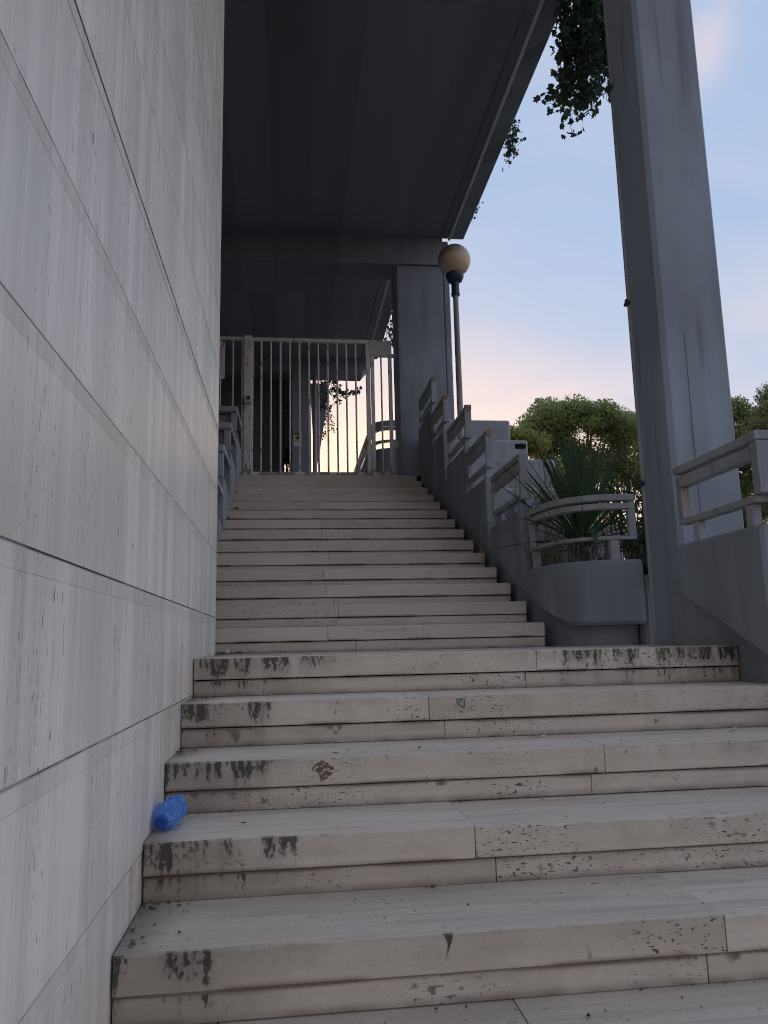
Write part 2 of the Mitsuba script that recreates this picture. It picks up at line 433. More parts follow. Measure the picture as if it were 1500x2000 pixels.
def slab(x0, x1, y0, y1, z0, z1, worn=1., stations=2, c=.004):
    """a stone slab whose front edge is eased and a little worn"""
    xs = np.linspace(x0, x1, stations)
    prof = np.array([[y1, z0], [y0 + c * .6, z0], [y0, z0 + c * .6], [y0, z1 - c], [y0 + c * .35, z1 - c * .35], [y0 + c, z1], [y1, z1]])
    v = []
    for i, x in enumerate(xs):
        p = prof.copy()
        j = rng.normal(0, .0016 * worn, 2)
        if 0 < i < len(xs) - 1 and rng.random() < .09 * worn:
            j = np.array([.0065, .007]) * rng.random() * worn
        p[3] += [0, -abs(j[0])]
        p[4] += [abs(j[1]) * .6, -abs(j[0]) * .6]
        p[5] += [abs(j[1]), 0]
        v.append(np.column_stack([np.full(len(p), x), p]))
    v = np.array(v)
    k, m = v.shape[:2]
    f = []
    for i in range(k - 1):
        for j in range(m):
            q = (j + 1) % m
            a = [i * m + j, i * m + q, (i + 1) * m + q, (i + 1) * m + j]
            f += [[a[0], a[1], a[2]], [a[0], a[2], a[3]]]
    f += [[0, j + 1, j] for j in range(1, m - 1)] + [[(k - 1) * m, (k - 1) * m + j, (k - 1) * m + j + 1] for j in range(1, m - 1)]
    t = trimesh.Trimesh(v.reshape(-1, 3), f, process=False)
    if t.volume < 0:
        t.invert()
    return t


lab('stairs', 'wide travertine stairs climbing between the stone wall and the planters', kind='structure')
core = []
for i in range(-4, 20):
    s, top, y = i - 1, Z1 + (i - 1) * H, nos(i)
    lowf = i <= 5
    x0, x1 = (WX + .003, XLOW) if lowf else (XL, XR)
    nxt = nos(i + 1) if i not in (5, 19) else (nos(6) if i == 5 else y + .42)
    back = nxt + .03 if i != 5 else y + .44
    if lowf:
        jt, jr = (1.07, 1.02) if s % 2 == 0 else (.525, .585)
        tj, rj = [jt - 1.47, jt, jt + 1.47], [jr - 1.47, jr, jr + 1.47]
    else:
        tj, rj = [.28 + .05 * math.sin(s * 2.3)], [.36 + .07 * math.sin(s * 1.7)]
    near = -1 < i <= 5
    for js, nm, zz in ((tj, 'tread', (top - .0885, top)), (rj, 'riser', (top - H, top - .0935))):
        e = [x0] + [q for q in js if x0 + .12 < q < x1 - .12] + [x1]
        for a, b in zip(e[:-1], e[1:]):
            yy = y + rng.normal(0, .0012)
            zs = rng.normal(0, .0007)
            n = max(2, int((b - a) / .06)) if near else (6 if i < 12 else 2)
            if nm == 'tread':
                put(nm, slab(a + .0016, b - .0016, yy, back, zz[0], zz[1] + zs, 1.2 if near else .7, n), STAIR, 'stairs')
            else:
                put(nm, slab(a + .0016, b - .0016, yy + .009, yy + .04, zz[0] + .0015, zz[1], .5, 2, .003), STAIR, 'stairs')
    core.append(box(x0 + .02, x1 - .02, y + .045, 16.0 if i == 19 else (nxt + .1), -1.7, top - .095))
# landing between the flights, platform at the top
for a, b in ((-2.2, .36), (.36, 1.3), (1.3, 2.8)):
    put('paving_slab', box(a + .0015, b - .0015, nos(5) + .443, 4.235, ZL - .06, ZL - .0004), STAIR, 'stairs')
    put('paving_slab', box(a + .0015, b - .0015, 4.238, 5.06, ZL - .06, ZL + .0003), STAIR, 'stairs')
for a in range(6):
    for b in range(4):
        put('paving_slab', box(-2.2 + b * 1.1, -1.104 + b * 1.1, nos(19) + .423 + a * .9, nos(19) + .42 + (a + 1) * .9, ZP - .05, ZP - .001 - .0006 * ((a + b) % 2)), STAIR, 'stairs')
core.append(box(-2.3, 2.8, 3.5, 5.1, -1.7, ZL - .062))
core.append(box(-2.3, 2.3, 10.0, 16.0, -1.7, ZP - .055))
put('core', cat(core), DARK, 'stairs')

yq = nos(4) - .0018
mk = [((.632, -.216), (.660, -.214)), ((.660, -.214), (.634, -.232)), ((.634, -.232), (.662, -.249)), ((.662, -.249), (.664, -.216)), ((.632, -.216), (.640, -.224))]
ms = []
for (xa, za), (xb, zb_) in mk:
    L = math.hypot(xb - xa, zb_ - za)
    b = trimesh.creation.box((L, .0012, .0035))
    b.apply_transform(trimesh.transformations.rotation_matrix(-math.atan2(zb_ - za, xb - xa), [0, 1, 0]))
    b.apply_translation(((xa + xb) / 2, yq - .0006 * len(ms), (za + zb_) / 2))
    ms.append(b)
k = put('painted_mark', cat(ms), TEAL, 'stairs')
labels[k] = {'label': 'small teal paint mark on the front of the fourth step'}

# ------------------------------------------------------------------ the stone wall on the left
lab('stone_wall', 'tall pale travertine wall in long courses with fluted bands along the left of the stairs', 'wall')
put('core', box(-2.6, WX - .035, -7, WY - .03, -1.7, 7.0), DARK, 'stone_wall')
put('end_face', cbox(-2.6, WX - .002, WY - .028, WY, -1.7, 7.0, .003), WALL, 'stone_wall')
for k in range(-5, 19):
    zt = .16 + .3525 * (k + 1)
    zb = zt - .3525
    dx = rng.normal(0, .0005)
    put('panel', cbox(WX - .034, WX + dx, -7, WY - .03, zb + .0016, zt - .0387, .0006), WALL, 'stone_wall')
    put('joint', box(WX - .034, WX - .0010, -7, WY - .031, zt - .0018, zt + .0017), JOINT, 'stone_wall')
    prof = [[0, zt - .0385], [.034, zt - .0385]]
    for q in range(8):
        z0 = zt - .0385 + q * .0045
        prof += [[.0338 + dx, z0 + .0006], [.0338 + dx, z0 + .0031], [.0335 + dx, z0 + .0036], [.0335 + dx, z0 + .0042]]
    prof += [[.0338 + dx, zt - .0017], [0, zt - .0017]]
    p = np.array(prof)
    p[:, 0] += WX - .034
    n = len(p)
    v = np.vstack([np.column_stack([p[:, 0], np.full(n, y), p[:, 1]]) for y in (-7, WY - .03)])
    f = [[i, (i + 1) % n, n + (i + 1) % n] for i in range(n)] + [[i, n + (i + 1) % n, n + i] for i in range(n)]
    m = trimesh.Trimesh(v, f, process=False)
    m.invert()
    put('fluted_band', m, WALL, 'stone_wall')

# ------------------------------------------------------------------ column by the landing
lab('column', 'tall square grey concrete column with a pipe up its edge beside the right planter', 'column')
c0 = .025
poly = np.array([[2.1 + c0, 3.95], [2.476, 3.95], [2.49, 3.964], [2.49, 4.31], [2.1, 4.31], [2.1, 3.975]])
from shapely.geometry import Polygon
m = trimesh.creation.extrude_polygon(Polygon(poly), 5.66, engine='earcut')
m.apply_translation((0, 0, ZL - .06))
put('shaft', m, COLM, 'column')
put('seam', cbox(2.232, 2.237, 3.9492, 3.96, ZL, 1.72, .0004), INK2, 'column')
put('pipe', tube([[2.1 + .012, 4.328, z] for z in (ZL + .001, 2, 3, 5.5)], .021, 10), METAL if False else RAIL, 'column', smooth=50)
for z in (.9, 2.05, 3.55):
    put('pipe_clip', cat([cbox(2.078, 2.13, 4.30, 4.352, z, z + .022, .003), cbox(2.07, 2.084, 4.30, 4.32, z - .006, z + .03, .002)]), BLACK, 'column')
lab('column__pipe', 'thin grey pipe running up the far edge of the column')

# ------------------------------------------------------------------ terraced planters on the right
XP = 1.68


def zbot(y):
    return .357 + .435 * (y - 5.47)


def rails(t, x0, x1, yn, yf, zt, zr, cap='round'):
    put('top_rail', cbox(x0, x1, yn - .012, yf, zr - .045, zr, .004), RAIL, t)
    put('second_rail', cbox(x0 + .004, x1 - .004, yn, yf - .01, zr - .13, zr - .057, .004), RAIL, t)
    put('lower_rail', cbox(x0 + .002, x1 - .002, yn, yf - .01, zt + .09, zt + .125, .003), RAIL, t)
    put('end_plate', cbox(x0 - .003, x1 + .003, yn - .045, yn - .014, zt + .078, zr - .004, .003), BACK, t)
    put('far_post', cbox(x0 + .008, x1 - .008, yf - .055, yf - .012, zt + .126, zr - .131, .003), RAIL, t)
    for y in (yn + .03, yf - .13):
        put('stub_post', cbox(x0 + .008, x1 - .008, y, y + .055, zt - .004, zt + .089, .003), BACK, t)
    if cap:
        m = cylinder(.030, .05, sections=20) if cap == 'round' else trimesh.creation.box((.062, .05, .05))
        m.apply_transform(trimesh.transformations.rotation_matrix(np.pi / 2, [1, 0, 0]) if cap == 'round' else np.eye(4))
        m.apply_translation(((x0 + x1) / 2, yn - .035, zr - .016))
        k = put('rail_end', m, RUST, t, smooth=40)


units = [('A', 8.84, 9.75, 2.775, 3.165, 9.30, 'grey terraced planter with twin rails topmost on the right of the stairs beside the pillar'),
         ('B', 8.16, 8.83, 2.33, 2.715, 8.62, 'grey terraced planter with twin rails second from the top on the right of the stairs'),
         ('C', 7.16, 8.03, 1.875, 2.27, 7.72, 'grey terraced planter with squared rusty rail end in front of the lamp post'),
         ('D', 6.42, 7.15, 1.41, 1.815, 6.95, 'grey terraced planter with round rusty rail end just above the one with the bag'),
         ('E', 5.475, 6.30, .95, 1.38, 6.20, 'grey terraced planter with a plastic bag and dry grass next to the curved one')]
tops = [u[3] for u in units]
for i, (q, yn, yf, zt, zr, yw, text) in enumerate(units):
    t = free('terraced_planter')
    lab(t, text, 'planter', 'terraced planters right of the stairs')
    put('side_wall', prism_x([(yn, zbot(yn)), (yf + .02, zbot(yf + .02)), (yf + .02, zt), (yn, zt)], XP, XP + .075), CONC, t)
    rails(t, XP + .008, XP + .068, yn, yf, zt, zr, 'square' if q == 'C' else ('round' if q != 'E' else None))
    nxt = units[i - 1][5] if i else 9.86
    put('front_wall', cbox(XP + .078, 2.79, yw, yw + .11, tops[i + 1] - .5 if i < 4 else -.1, zt + .012, .018), BACK, t)
    put('outer_wall', cbox(2.69, 2.788, yw + .112, nxt - .002, zt - 1.4, zt + .008, .014), BACK, t)
    put('soil', cbox(XP + .077, 2.688, yw + .112, nxt - .002, zt - .3, zt - .07, .01), SOIL, t)
    if q == 'B':
        put('broken_corner', cbox(2.635, 2.765, yw - .012, yw + .03, zt - .095, zt - .035, .008), INK, t)
    if q == 'A':
        put('crack', cbox(2.05, 2.40, yw - .0015, yw + .01, zt - .151, zt - .148, .0005), INK, t)

# the curved planter at the foot of the row
t = lab(free('terraced_planter'), 'curved grey planter with yucca and curved rails beside the landing', 'planter', 'terraced planters right of the stairs')
path = round_path([(XP, 5.47), (1.676, 5.30), (1.688, 5.12), (1.728, 4.96), (1.80, 4.84), (1.91, 4.75), (2.06, 4.70), (2.235, 4.70)], 56)
zb = np.maximum(.088, zbot(path[:, 1]))
put('curved_wall', strip(path, offset(path, .19), zb, .50, .022), CONC, t, smooth=35)
mid = offset(path, .06)[1:]
rp = lambda w: (offset(path, .065 - w)[2:], offset(path, .065 + w)[2:])
put('top_rail', strip(*rp(.03), .888, .93, .004), RAIL, t, smooth=35)
put('second_rail', strip(*rp(.026), .832, .872, .004), RAIL, t, smooth=35)
put('lower_rail', strip(*rp(.026), .632, .655, .003), RAIL, t, smooth=35)
for f_, z0, z1, w in ((.075, .656, .887, .022), (.985, .656, .887, .024), (.13, .497, .631, .027), (.86, .497, .631, .03)):
    i = int(f_ * (len(path) - 1))
    c = offset(path, .065)[i]
    put('post' if z1 > .7 else 'stub_post', cbox(c[0] - w, c[0] + w, c[1] - .022, c[1] + .022, z0, z1, .003), RAIL, t)
put('low_wall', cbox(2.237, 2.80, 4.715, 4.85, -.1, .40, .02), CONC, t)
o = np.interp(np.arange(len(path)), [0, 24, 55], [.036, .085, .11])[:, None]
put('foot_wall', strip(offset(path, o), offset(path, .18), ZL - .05, np.maximum(.12, zbot(path[:, 1]) + .04), .004), CONC, t, smooth=35)
put('outer_wall', cbox(2.69, 2.788, 4.852, 6.198, -.1, .52, .014), BACK, t)
put('soil', cbox(1.885, 2.685, 4.895, 6.19, .15, .40, .01), SOIL, t)

# the planter in front of the column
t = lab(free('terraced_planter'), 'grey planter side with twin rails in front of the column at the right edge', 'planter', 'terraced planters right of the stairs')
xg, yn, yf, zt, zr = 1.95, 2.985, 3.70, .462, .862
put('side_wall', prism_x([(yn, -.115), (yf, .213), (yf, zt), (yn, zt)], xg, xg + .085, .014), CONC, t)
put('front_wall', cbox(xg + .087, 2.95, yn + .006, yn + .1, -.5, zt - .003, .014), BACK, t)
put('top_rail', cbox(xg + .01, xg + .07, yn + .045, yf, zr - .04, zr, .004), RAIL, t)
put('front_top_rail', cbox(xg + .008, 2.9, yn - .015, yn + .043, zr - .0405, zr + .001, .004), BACK, t)
put('second_rail', cbox(xg + .014, xg + .066, yn + .045, yf - .012, zr - .112, zr - .056, .004), RAIL, t)
put('lower_rail', cbox(xg + .012, xg + .068, yn + .03, yf - .02, zt + .098, zt + .128, .003), RAIL, t)
put('front_lower_rail', cbox(xg + .07, 2.9, yn - .01, yn + .035, zt + .099, zt + .127, .003), RAIL, t)
put('corner_post', cbox(xg + .012, xg + .07, yn - .012, yn + .043, zt + .129, zr - .042, .003), BACK, t)
put('far_post', cbox(xg + .016, xg + .064, yf - .06, yf - .014, zt + .129, zr - .113, .003), RAIL, t)
put('stub_post', cbox(xg + .02, xg + .06, yn + .075, yn + .13, zt - .004, zt + .097, .003), BACK, t)
put('stub_post', cbox(xg + .02, xg + .06, yf - .19, yf - .14, zt - .004, zt + .097, .003), BACK, t)
put('soil', cbox(xg + .087, 2.9, yn + .102, 3.69, .1, .36, .01), SOIL, t)
put('far_wall', cbox(xg + .087, 2.9, 3.692, 3.78, -.1, .44, .01), CONC, t)

t = lab('retaining_wall', 'grey concrete base wall of the upper stairs under the planters', 'wall')
put('upright_face', prism_x([(5.476, ZL - .05), (9.88, ZP - .1), (9.88, zbot(9.88) + .12), (5.476, zbot(5.476) + .1)], XP + .036, XP + .2, .006), CONC, t)
t = lab('retaining_wall_001', 'dark recessed base wall beside the lower steps at the right edge', 'wall')
put('upright_face', prism_x([(-.3, -1.6), (3.945, -1.6), (3.945, .26), (3.8, .26)], XLOW + .006, XLOW + .084, .006), CONC, t)

# planters left of the stairs, seen past the end of the stone wall
for i, (yn, yf, zt, text) in enumerate([(8.86, 9.72, 2.79, 'topmost blue grey planter block left of the stairs in front of the gate'),
                                        (7.98, 8.72, 2.335, 'second blue grey planter block down on the left of the stairs'),
                                        (7.18, 7.95, 1.885, 'third blue grey planter block down on the left with a rounded corner'),
                                        (6.50, 7.15, 1.435, 'lowest blue grey planter block showing past the stone wall end')]):
    t = lab(free('stepped_planter'), text, 'planter', 'stepped planters left of the stairs')
    put('cap', cbox(-1.9, -.61, yn, yn + .16, zt - .075, zt, .016), BACK, t)
    put('side_rail', cbox(-.665, -.612, yn + .162, yf, zt - .06, zt - .004, .006), BACK, t)
    put('post', cbox(-.69, -.625, yn + .03, yn + .09, zt - .30, zt - .077, .004), BACK, t)
    put('wall', cbox(-1.9, -.692, yn + .10, yn + .19, zt - .9, zt - .076, .01), CONC, t)
    put('side_wall', prism_x([(yn + .05, zbot(yn) - .02), (yf, zbot(yf) - .02), (yf, zt - .34), (yn + .05, zt - .301)], -.70, -.62, .008), CONC, t)
t = lab('retaining_wall_002', 'blue grey base wall left of the upper stairs', 'wall')
put('upright_face', prism_x([(4.95, ZL - .05), (9.88, ZP - .1), (9.88, zbot(9.88) + .1), (4.95, zbot(4.95) + .1)], -.84, -.722, .006), CONC, t)

# ------------------------------------------------------------------ pillar, canopies
t = lab('pillar', 'broad grey concrete pillar carrying the canopy to the right of the gate', 'pillar')
put('shaft', cbox(1.462, 2.12, 9.925, 10.42, ZP - .0005, 5.198, .015), COLM, t)
put('edge_strip', cbox(2.128, 2.215, 9.928, 10.41, ZP - .2, 5.58, .012), COLM, t)

t = lab('canopy', 'dark concrete canopy with a light edge strip over the upper stairs', 'canopy')
put('soffit', box(-6, 2.10, 4.5, 9.9, 5.61, 6.0), SOFF, t)
put('soffit', box(WX + .002, 2.10, 1.5, 3.94, 5.61, 6.0), SOFF, t)
put('edge_beam', cbox(2.104, 2.205, 1.5, 9.9, 5.60, 6.0, .006), SOFF, t)
put('edge_strip', cbox(2.209, 2.243, 1.5, 9.905, 5.575, 5.66, .004), STRIP, t)
put('fascia', cbox(2.246, 2.435, 1.5, 9.91, 5.60, 6.25, .012), COLM, t)
put('cross_beam', cbox(-6, 2.124, 9.902, 10.41, 5.20, 6.0, .014), SOFF, t)
put('beam_end', cbox(1.464, 2.124, 9.895, 9.901, 5.2, 5.598, .002), COLM, t)
put('cross_beam', cbox(-6, 2.48, 3.95, 4.48, 5.2, 6.0, .014), SOFF, t)

t = lab('canopy_001', 'second dark canopy bay beyond the gate with a double light edge strip', 'canopy')
put('soffit', box(-6, 1.40, 10.43, 14.6, 5.61, 5.9), SOFF, t)
put('edge_beam', cbox(1.404, 1.50, 10.43, 14.6, 5.595, 5.9, .006), SOFF, t)
put('edge_strip', cbox(1.503, 1.518, 10.43, 14.6, 5.575, 5.66, .003), STRIP, t)
put('edge_strip', cbox(1.528, 1.542, 10.43, 14.6, 5.575, 5.66, .003), STRIP, t)
put('fascia', cbox(1.546, 1.73, 10.43, 14.6, 5.60, 6.2, .01), SOFF, t)
pb = np.array([[-6, 5.32], [1.42, 5.32], [1.69, 5.66], [1.69, 6.2], [-6, 6.2]])
m = trimesh.creation.extrude_polygon(Polygon(pb), .5, engine='earcut')
m.apply_transform(np.array([[1, 0, 0, 0], [0, 0, -1, 15.12], [0, 1, 0, 0], [0, 0, 0, 1.]]))
put('end_beam', m, SOFF, t)

t = lab('pillar_001', 'grey pillar with a notice and a drainpipe seen through the gate', 'pillar')
put('shaft', cbox(.03, .40, 14.63, 15.1, ZP - .1, 5.318, .012), COLM, t)
put('drainpipe', tube([[.475, 14.66, z] for z in (ZP - .05, 3, 4, 5.25)], .04, 12), RAIL, t, smooth=50)
m = trimesh.creation.extrude_polygon(Polygon([(.41, 5.318), (.80, 5.318), (.72, 4.7), (.60, 3.9), (.53, 3.55), (.50, 3.55)]), .3, engine='earcut')
m.apply_transform(np.array([[1, 0, 0, 0], [0, 0, -1, 15.6], [0, 1, 0, 0], [0, 0, 0, 1.]]))
put('bracket', m, SOFF, t)
t = lab('notice', 'white paper notice with a yellow square on the pillar beyond the gate', 'notice')
put('sheet', box(.06, .215, 14.618, 14.622, 3.80, 4.08), WHITE, t)
put('yellow_square', box(.10, .195, 14.613, 14.617, 3.90, 4.035), YELLOW, t)
put('print', cat([box(.075, .20, 14.610, 14.6125, 4.045, 4.07), box(.12, .165, 14.6085, 14.6115, 3.95, 4.00)]), INK, t)

t = lab('building', 'dark building wall behind the left part of the gate', 'building')
put('wall', box(-6, -.12, 15.15, 15.5, ZP - .1, 6.5), DOOR, t)
put('upper_panel', box(-.118, .03, 15.15, 15.4, 3.62, 6.5), DOOR, t)
put('side_wall', box(-3.2, -3.0, 4.5, 15.14, -1, 5.59), DOOR, t)
for x in (-.46, -.40, -.18):
    put('post', cbox(x, x + .05, 14.9, 14.95, ZP, ZP + .62, .004), RAIL, t)

# balustrade beyond the gate
t = lab('balustrade', 'curved grey balustrade beyond the gate with twin rails against the bright sky', 'balustrade')
path = smooth_path([(1.21, 15.6), (1.21, 12.4), (1.21, 11.75), (1.25, 11.52), (1.36, 11.38), (1.55, 11.32), (2.0, 11.32)], 40)
put('wall', strip(path, offset(path, .12), ZP - .1, 2.94, .02), CONC, t, smooth=35)
for nm, a, b in (('top_rail', 3.30, 3.38), ('second_rail', 3.235, 3.282), ('lower_rail', 3.04, 3.075)):
    put(nm, strip(offset(path, .03), offset(path, .09), a, b, .004), RAIL, t, smooth=35)
for f_ in (.02, .35, .62, .97):
    c = offset(path, .06)[int(f_ * 39)]
    put('post', cbox(c[0] - .025, c[0] + .025, c[1] - .025, c[1] + .025, 2.936, 3.30, .003), RAIL, t)

# ------------------------------------------------------------------ gate
YG = 10.05
t = lab('gate', 'pale grey barred metal gate with rusty feet at the head of the stairs', 'gate')
zt, zb = 4.125, ZP + .03


def gb(nm, x0, x1, z0, z1, d=.022, y=YG, m=GATE):
    return put(nm, cbox(x0, x1, y - d, y + d, z0, z1, .004), m, t)


gb('gate_post', -.612, -.512, ZP, zt + .015, .045)
gb('side_post', -.645, -.618, ZP, zt - .045, .02)
gb('side_top_rail', -1.4, -.616, zt - .042, zt, .02)
for x in (-1.08, -.925, -.76):
    put('bar', cylinder(.011, zt - .045 - ZP, sections=8, transform=trimesh.transformations.translation_matrix((x, YG, (zt - .045 + ZP) / 2))), GATE, t, smooth=50)
gb('side_plate', -1.05, -.865, 3.52, 4.04, .004, YG - .03)
gb('leaf_top_rail', -.509, 1.086, zt - .05, zt, .022)
gb('leaf_bottom_rail', -.509, 1.022, zb, zb + .035, .02)
gb('leaf_stile', 1.026, 1.085, zb, zt - .052, .021)
gb('leaf_stile', -.508, -.49, zb + .036, zt - .052, .015)
for i in range(11):
    x = -.385 + .1273 * i
    put('bar', cylinder(.0125, zt - zb - .085, sections=10, transform=trimesh.transformations.translation_matrix((x, YG, (zt + zb - .015) / 2))), GATE, t, smooth=50)
gb('fixed_stile', 1.093, 1.142, ZP, 3.90, .021)
gb('fixed_stile', 1.335, 1.385, ZP + .05, 4.0, .021)
gb('fixed_top_rail', 1.144, 1.46, 3.885, 3.93, .02)
gb('fixed_bottom_rail', 1.144, 1.333, zb, zb + .035, .02)
put('bar', cylinder(.012, 3.88 - zb - .04, sections=10, transform=trimesh.transformations.translation_matrix((1.238, YG, (3.88 + zb + .04) / 2))), GATE, t, smooth=50)
gb('hinge_bracket', 1.388, 1.46, 2.60, 2.70, .03)
t = lab('lock_box', 'small rusty square lock box on the gate post', 'lock')
put('case', cbox(-.608, -.505, YG - .09, YG - .047, 3.175, 3.285, .008), METAL, t)
put('keyhole_plate', cbox(-.57, -.53, YG - .096, YG - .0905, 3.225, 3.265, .002), INK, t)
t = lab('gate_sign', 'pale green grey plate with faded print fixed at the top right of the gate', 'sign')
put('plate', cbox(1.087, 1.383, YG - .034, YG - .026, 3.895, 4.118, .002), PLATE, t)
for x in (1.20, 1.232):
    put('bolt', cylinder(.009, .008, transform=trimesh.transformations.translation_matrix((x, YG - .037, 4.10)) @ trimesh.transformations.rotation_matrix(np.pi / 2, [1, 0, 0])), INK, t)

# ------------------------------------------------------------------ lamp
t = lab('street_lamp', 'slim lamp post with a cream globe standing behind the planters', 'lamp')
lx, ly = 2.06, 8.92
put('pole', tube([[lx, ly, z] for z in (1.2, 3, 4.35)], [.040, .037, .033], 14), RAIL, t, smooth=50)
put('collar', lathe([[0, 4.28], [.052, 4.28], [.056, 4.30], [.05, 4.33], [.05, 4.44], [.062, 4.455], [.09, 4.475], [.112, 4.53], [.112, 4.565], [.10, 4.575], [0, 4.575]], 28, (lx, ly, 0)), BLACK, t, smooth=40)
gl = icosphere(4, .205)
gl.apply_translation((lx, ly, 4.752))
put('globe', gl, GLOBE, t, smooth=True)

# ------------------------------------------------------------------ plants


def ivy_leaf_mesh(rng, c, d, size, droop=.5):
    """pointed, three-lobed leaves as small folded fans"""
    n = len(c)
    out = np.array([[0, -.55, 0], [.42, -.38, .05], [.30, -.02, .02], [.50, .22, .08], [.16, .28, .02], [0, .62, -.04], [-.16, .28, .02], [-.50, .22, .08], [-.30, -.02, .02], [-.42, -.38, .05], [0, 0, -.06]])
    w = rdir(rng, n)
    u = d / np.linalg.norm(d, axis=1, keepdims=True)
    w = np.cross(u, w)
    w /= np.linalg.norm(w, axis=1, keepdims=True)
    q = np.cross(w, u)
    s = size[:, None, None]
    v = c[:, None] + s * (out[None, :, 0:1] * w[:, None] + out[None, :, 1:2] * u[:, None] + out[None, :, 2:3] * q[:, None])
    f = np.array([[10, i, (i + 1) % 10] for i in range(10)])
    return trimesh.Trimesh(v.reshape(-1, 3), (np.arange(n)[:, None, None] * 11 + f[None]).reshape(-1, 3), process=False)


def ivy(label, strands, seed, size=(.036, .072), step=.02, group='ivy hanging from the canopy edges'):
    r = np.random.default_rng(seed)
    t = lab(free('hanging_ivy'), label, 'ivy', group)
    stems, cs, ds = [], [], []
    for s in strands:
        s = smooth_path(np.array(s, float), 12)
        s[1:-1] += r.normal(0, .012, s[1:-1].shape)
        stems.append(tube(s, np.linspace(.006, .002, len(s)), 4))
        L = np.linalg.norm(np.diff(s, axis=0), axis=1).sum()
        k = max(2, int(L / step))
        u = r.random(k) ** .9 * (len(s) - 1.01)
        i = u.astype(int)
        c = s[i] + (s[i + 1] - s[i]) * (u - i)[:, None] + r.normal(0, .035, (k, 3))
        d = rdir(r, k) * .9 + [0, -.2, -.75]
        cs.append(c)
        ds.append(d)
    c, d = np.vstack(cs), np.vstack(ds)
    put('stems', cat(stems), BARK, t)
    k = put('leaves', ivy_leaf_mesh(r, c, d, r.uniform(*size, len(c))), IVY, t)
    labels[k] = {'kind': 'stuff'}


r = np.random.default_rng(11)
st = []
for i in range(40):
    x = r.uniform(2.38, 2.82)
    y = r.uniform(5.45, 6.0)
    env = np.interp(x, [2.38, 2.46, 2.54, 2.62, 2.72, 2.78, 2.83], [4.6, 4.42, 4.32, 4.5, 4.62, 4.55, 5.0])
    zb_ = env + abs(r.normal(0, .30))
    st.append([(x, y, 5.95), (x + r.normal(0, .03), y - .03, (5.95 + zb_) / 2), (x + r.normal(0, .06), y, zb_)])
for z, xe in ((4.52, 2.10), (4.58, 2.20), (4.44, 2.16), (4.36, 2.22), (4.75, 2.22), (4.68, 2.26), (5.0, 2.30), (5.1, 2.34), (4.45, 2.3), (4.95, 2.36)):
    st.append([(2.58, 5.7, z + .14), (2.42, 5.66, z + .05), (xe, 5.62, z + r.normal(0, .03))])
ivy('large dark curtain of ivy hanging from the canopy edge next to the column', st, 1)
ivy('small ivy tuft on the canopy edge midway along', [[(2.44, 7.6 + .05 * i, 5.9), (2.50 + .02 * (i % 4), 7.6 + .05 * i, 5.7), (2.47 + .02 * (i % 3), 7.62 + .05 * i, 5.42 + .04 * (i % 4))] for i in range(7)], 2, (.03, .05), .016)
ivy('few ivy leaves on the canopy edge above the lamp globe', [[(2.44, 9.1 + .2 * i, 5.9), (2.46, 9.12 + .2 * i, 5.72), (2.47, 9.1 + .2 * i, 5.62)] for i in range(3)], 3, (.03, .05), .04)
ivy('dark ivy sprig hanging beside the pillar beyond the gate', [[(1.72, 12.4 + .2 * i, 5.9), (1.76, 12.4 + .2 * i, 5.6), (1.70 + .06 * i, 12.3 + .2 * i, 5.0 + .06 * i)] for i in range(6)], 4, (.04, .07), .03)
st = [[(.62 + .07 * i, 15.3, 5.5), (.64 + .07 * i, 15.3, 5.2), (.64 + .08 * i, 15.3, 4.75 + .03 * i)] for i in range(6)] + [[(.9, 15.3, 5.3), (1.15, 15.3, 5.1), (1.42 + .02 * i, 15.3, 5.18 + .04 * i)] for i in range(3)]
ivy('ivy hanging below the far beam through the gate bars', st, 5, (.05, .085), .03)
ivy('brownish ivy by the drainpipe seen through the gate', [[(.66, 15.5, 5.2), (.70 + .03 * i, 15.5, 4.7), (.66 + .06 * i, 15.5, 4.15 + .06 * i)] for i in range(5)], 6, (.03, .05), .025)
ivy('ivy clump low on the left of the far pillar', [[(-.12, 15.2, 3.9), (-.06 + .03 * i, 15.1, 3.6), (-.10 + .04 * i, 15.1, 3.05 + .1 * i)] for i in range(5)], 7, (.05, .085), .022)
ivy('dark ivy spilling over the low wall between planter and column', [[(2.30 + .035 * i, 4.95, .62), (2.28 + .04 * i, 4.78, .50), (2.27 + .045 * i, 4.69, .36 - .03 * (i % 3))] for i in range(10)] + [[(2.40 + .03 * i, 4.9, .3), (2.36 + .03 * i, 4.85, .6), (2.37 + .04 * i, 4.86, .75 + .05 * (i % 3))] for i in range(8)], 8, (.03, .05), .011, 'ivy hanging from the canopy edges')
labels[[k for k in labels if k.startswith('hanging_ivy') and '__' not in k][-1]].pop('group', None)


def blade(base, d, L, w, bend=.3, n=7, fold=.3, tip=.02):
    """a long pointed leaf from base along d, bending down"""
    d = np.asarray(d, float) / np.linalg.norm(d)
    side = np.cross(d, [0, 0, 1.])
    side /= np.linalg.norm(side) + 1e-9
    nrm = np.cross(side, d)
    u = np.linspace(0, 1, n)
    c = np.asarray(base) + L * u[:, None] * d + np.array([0, 0, -1.]) * (bend * L * u ** 2.2)[:, None]
    ww = w * np.interp(u, [0, .12, .45, .8, 1], [.75, .85, 1, .55, tip])
    v = np.stack([c - side * ww[:, None] + nrm * (fold * ww)[:, None], c, c + side * ww[:, None] + nrm * (fold * ww)[:, None]], 1).reshape(-1, 3)
    f = []
    for i in range(n - 1):
        for j in range(2):
            a = i * 3 + j
            f += [[a, a + 1, a + 4], [a, a + 4, a + 3]]
    return trimesh.Trimesh(v, f, process=False)


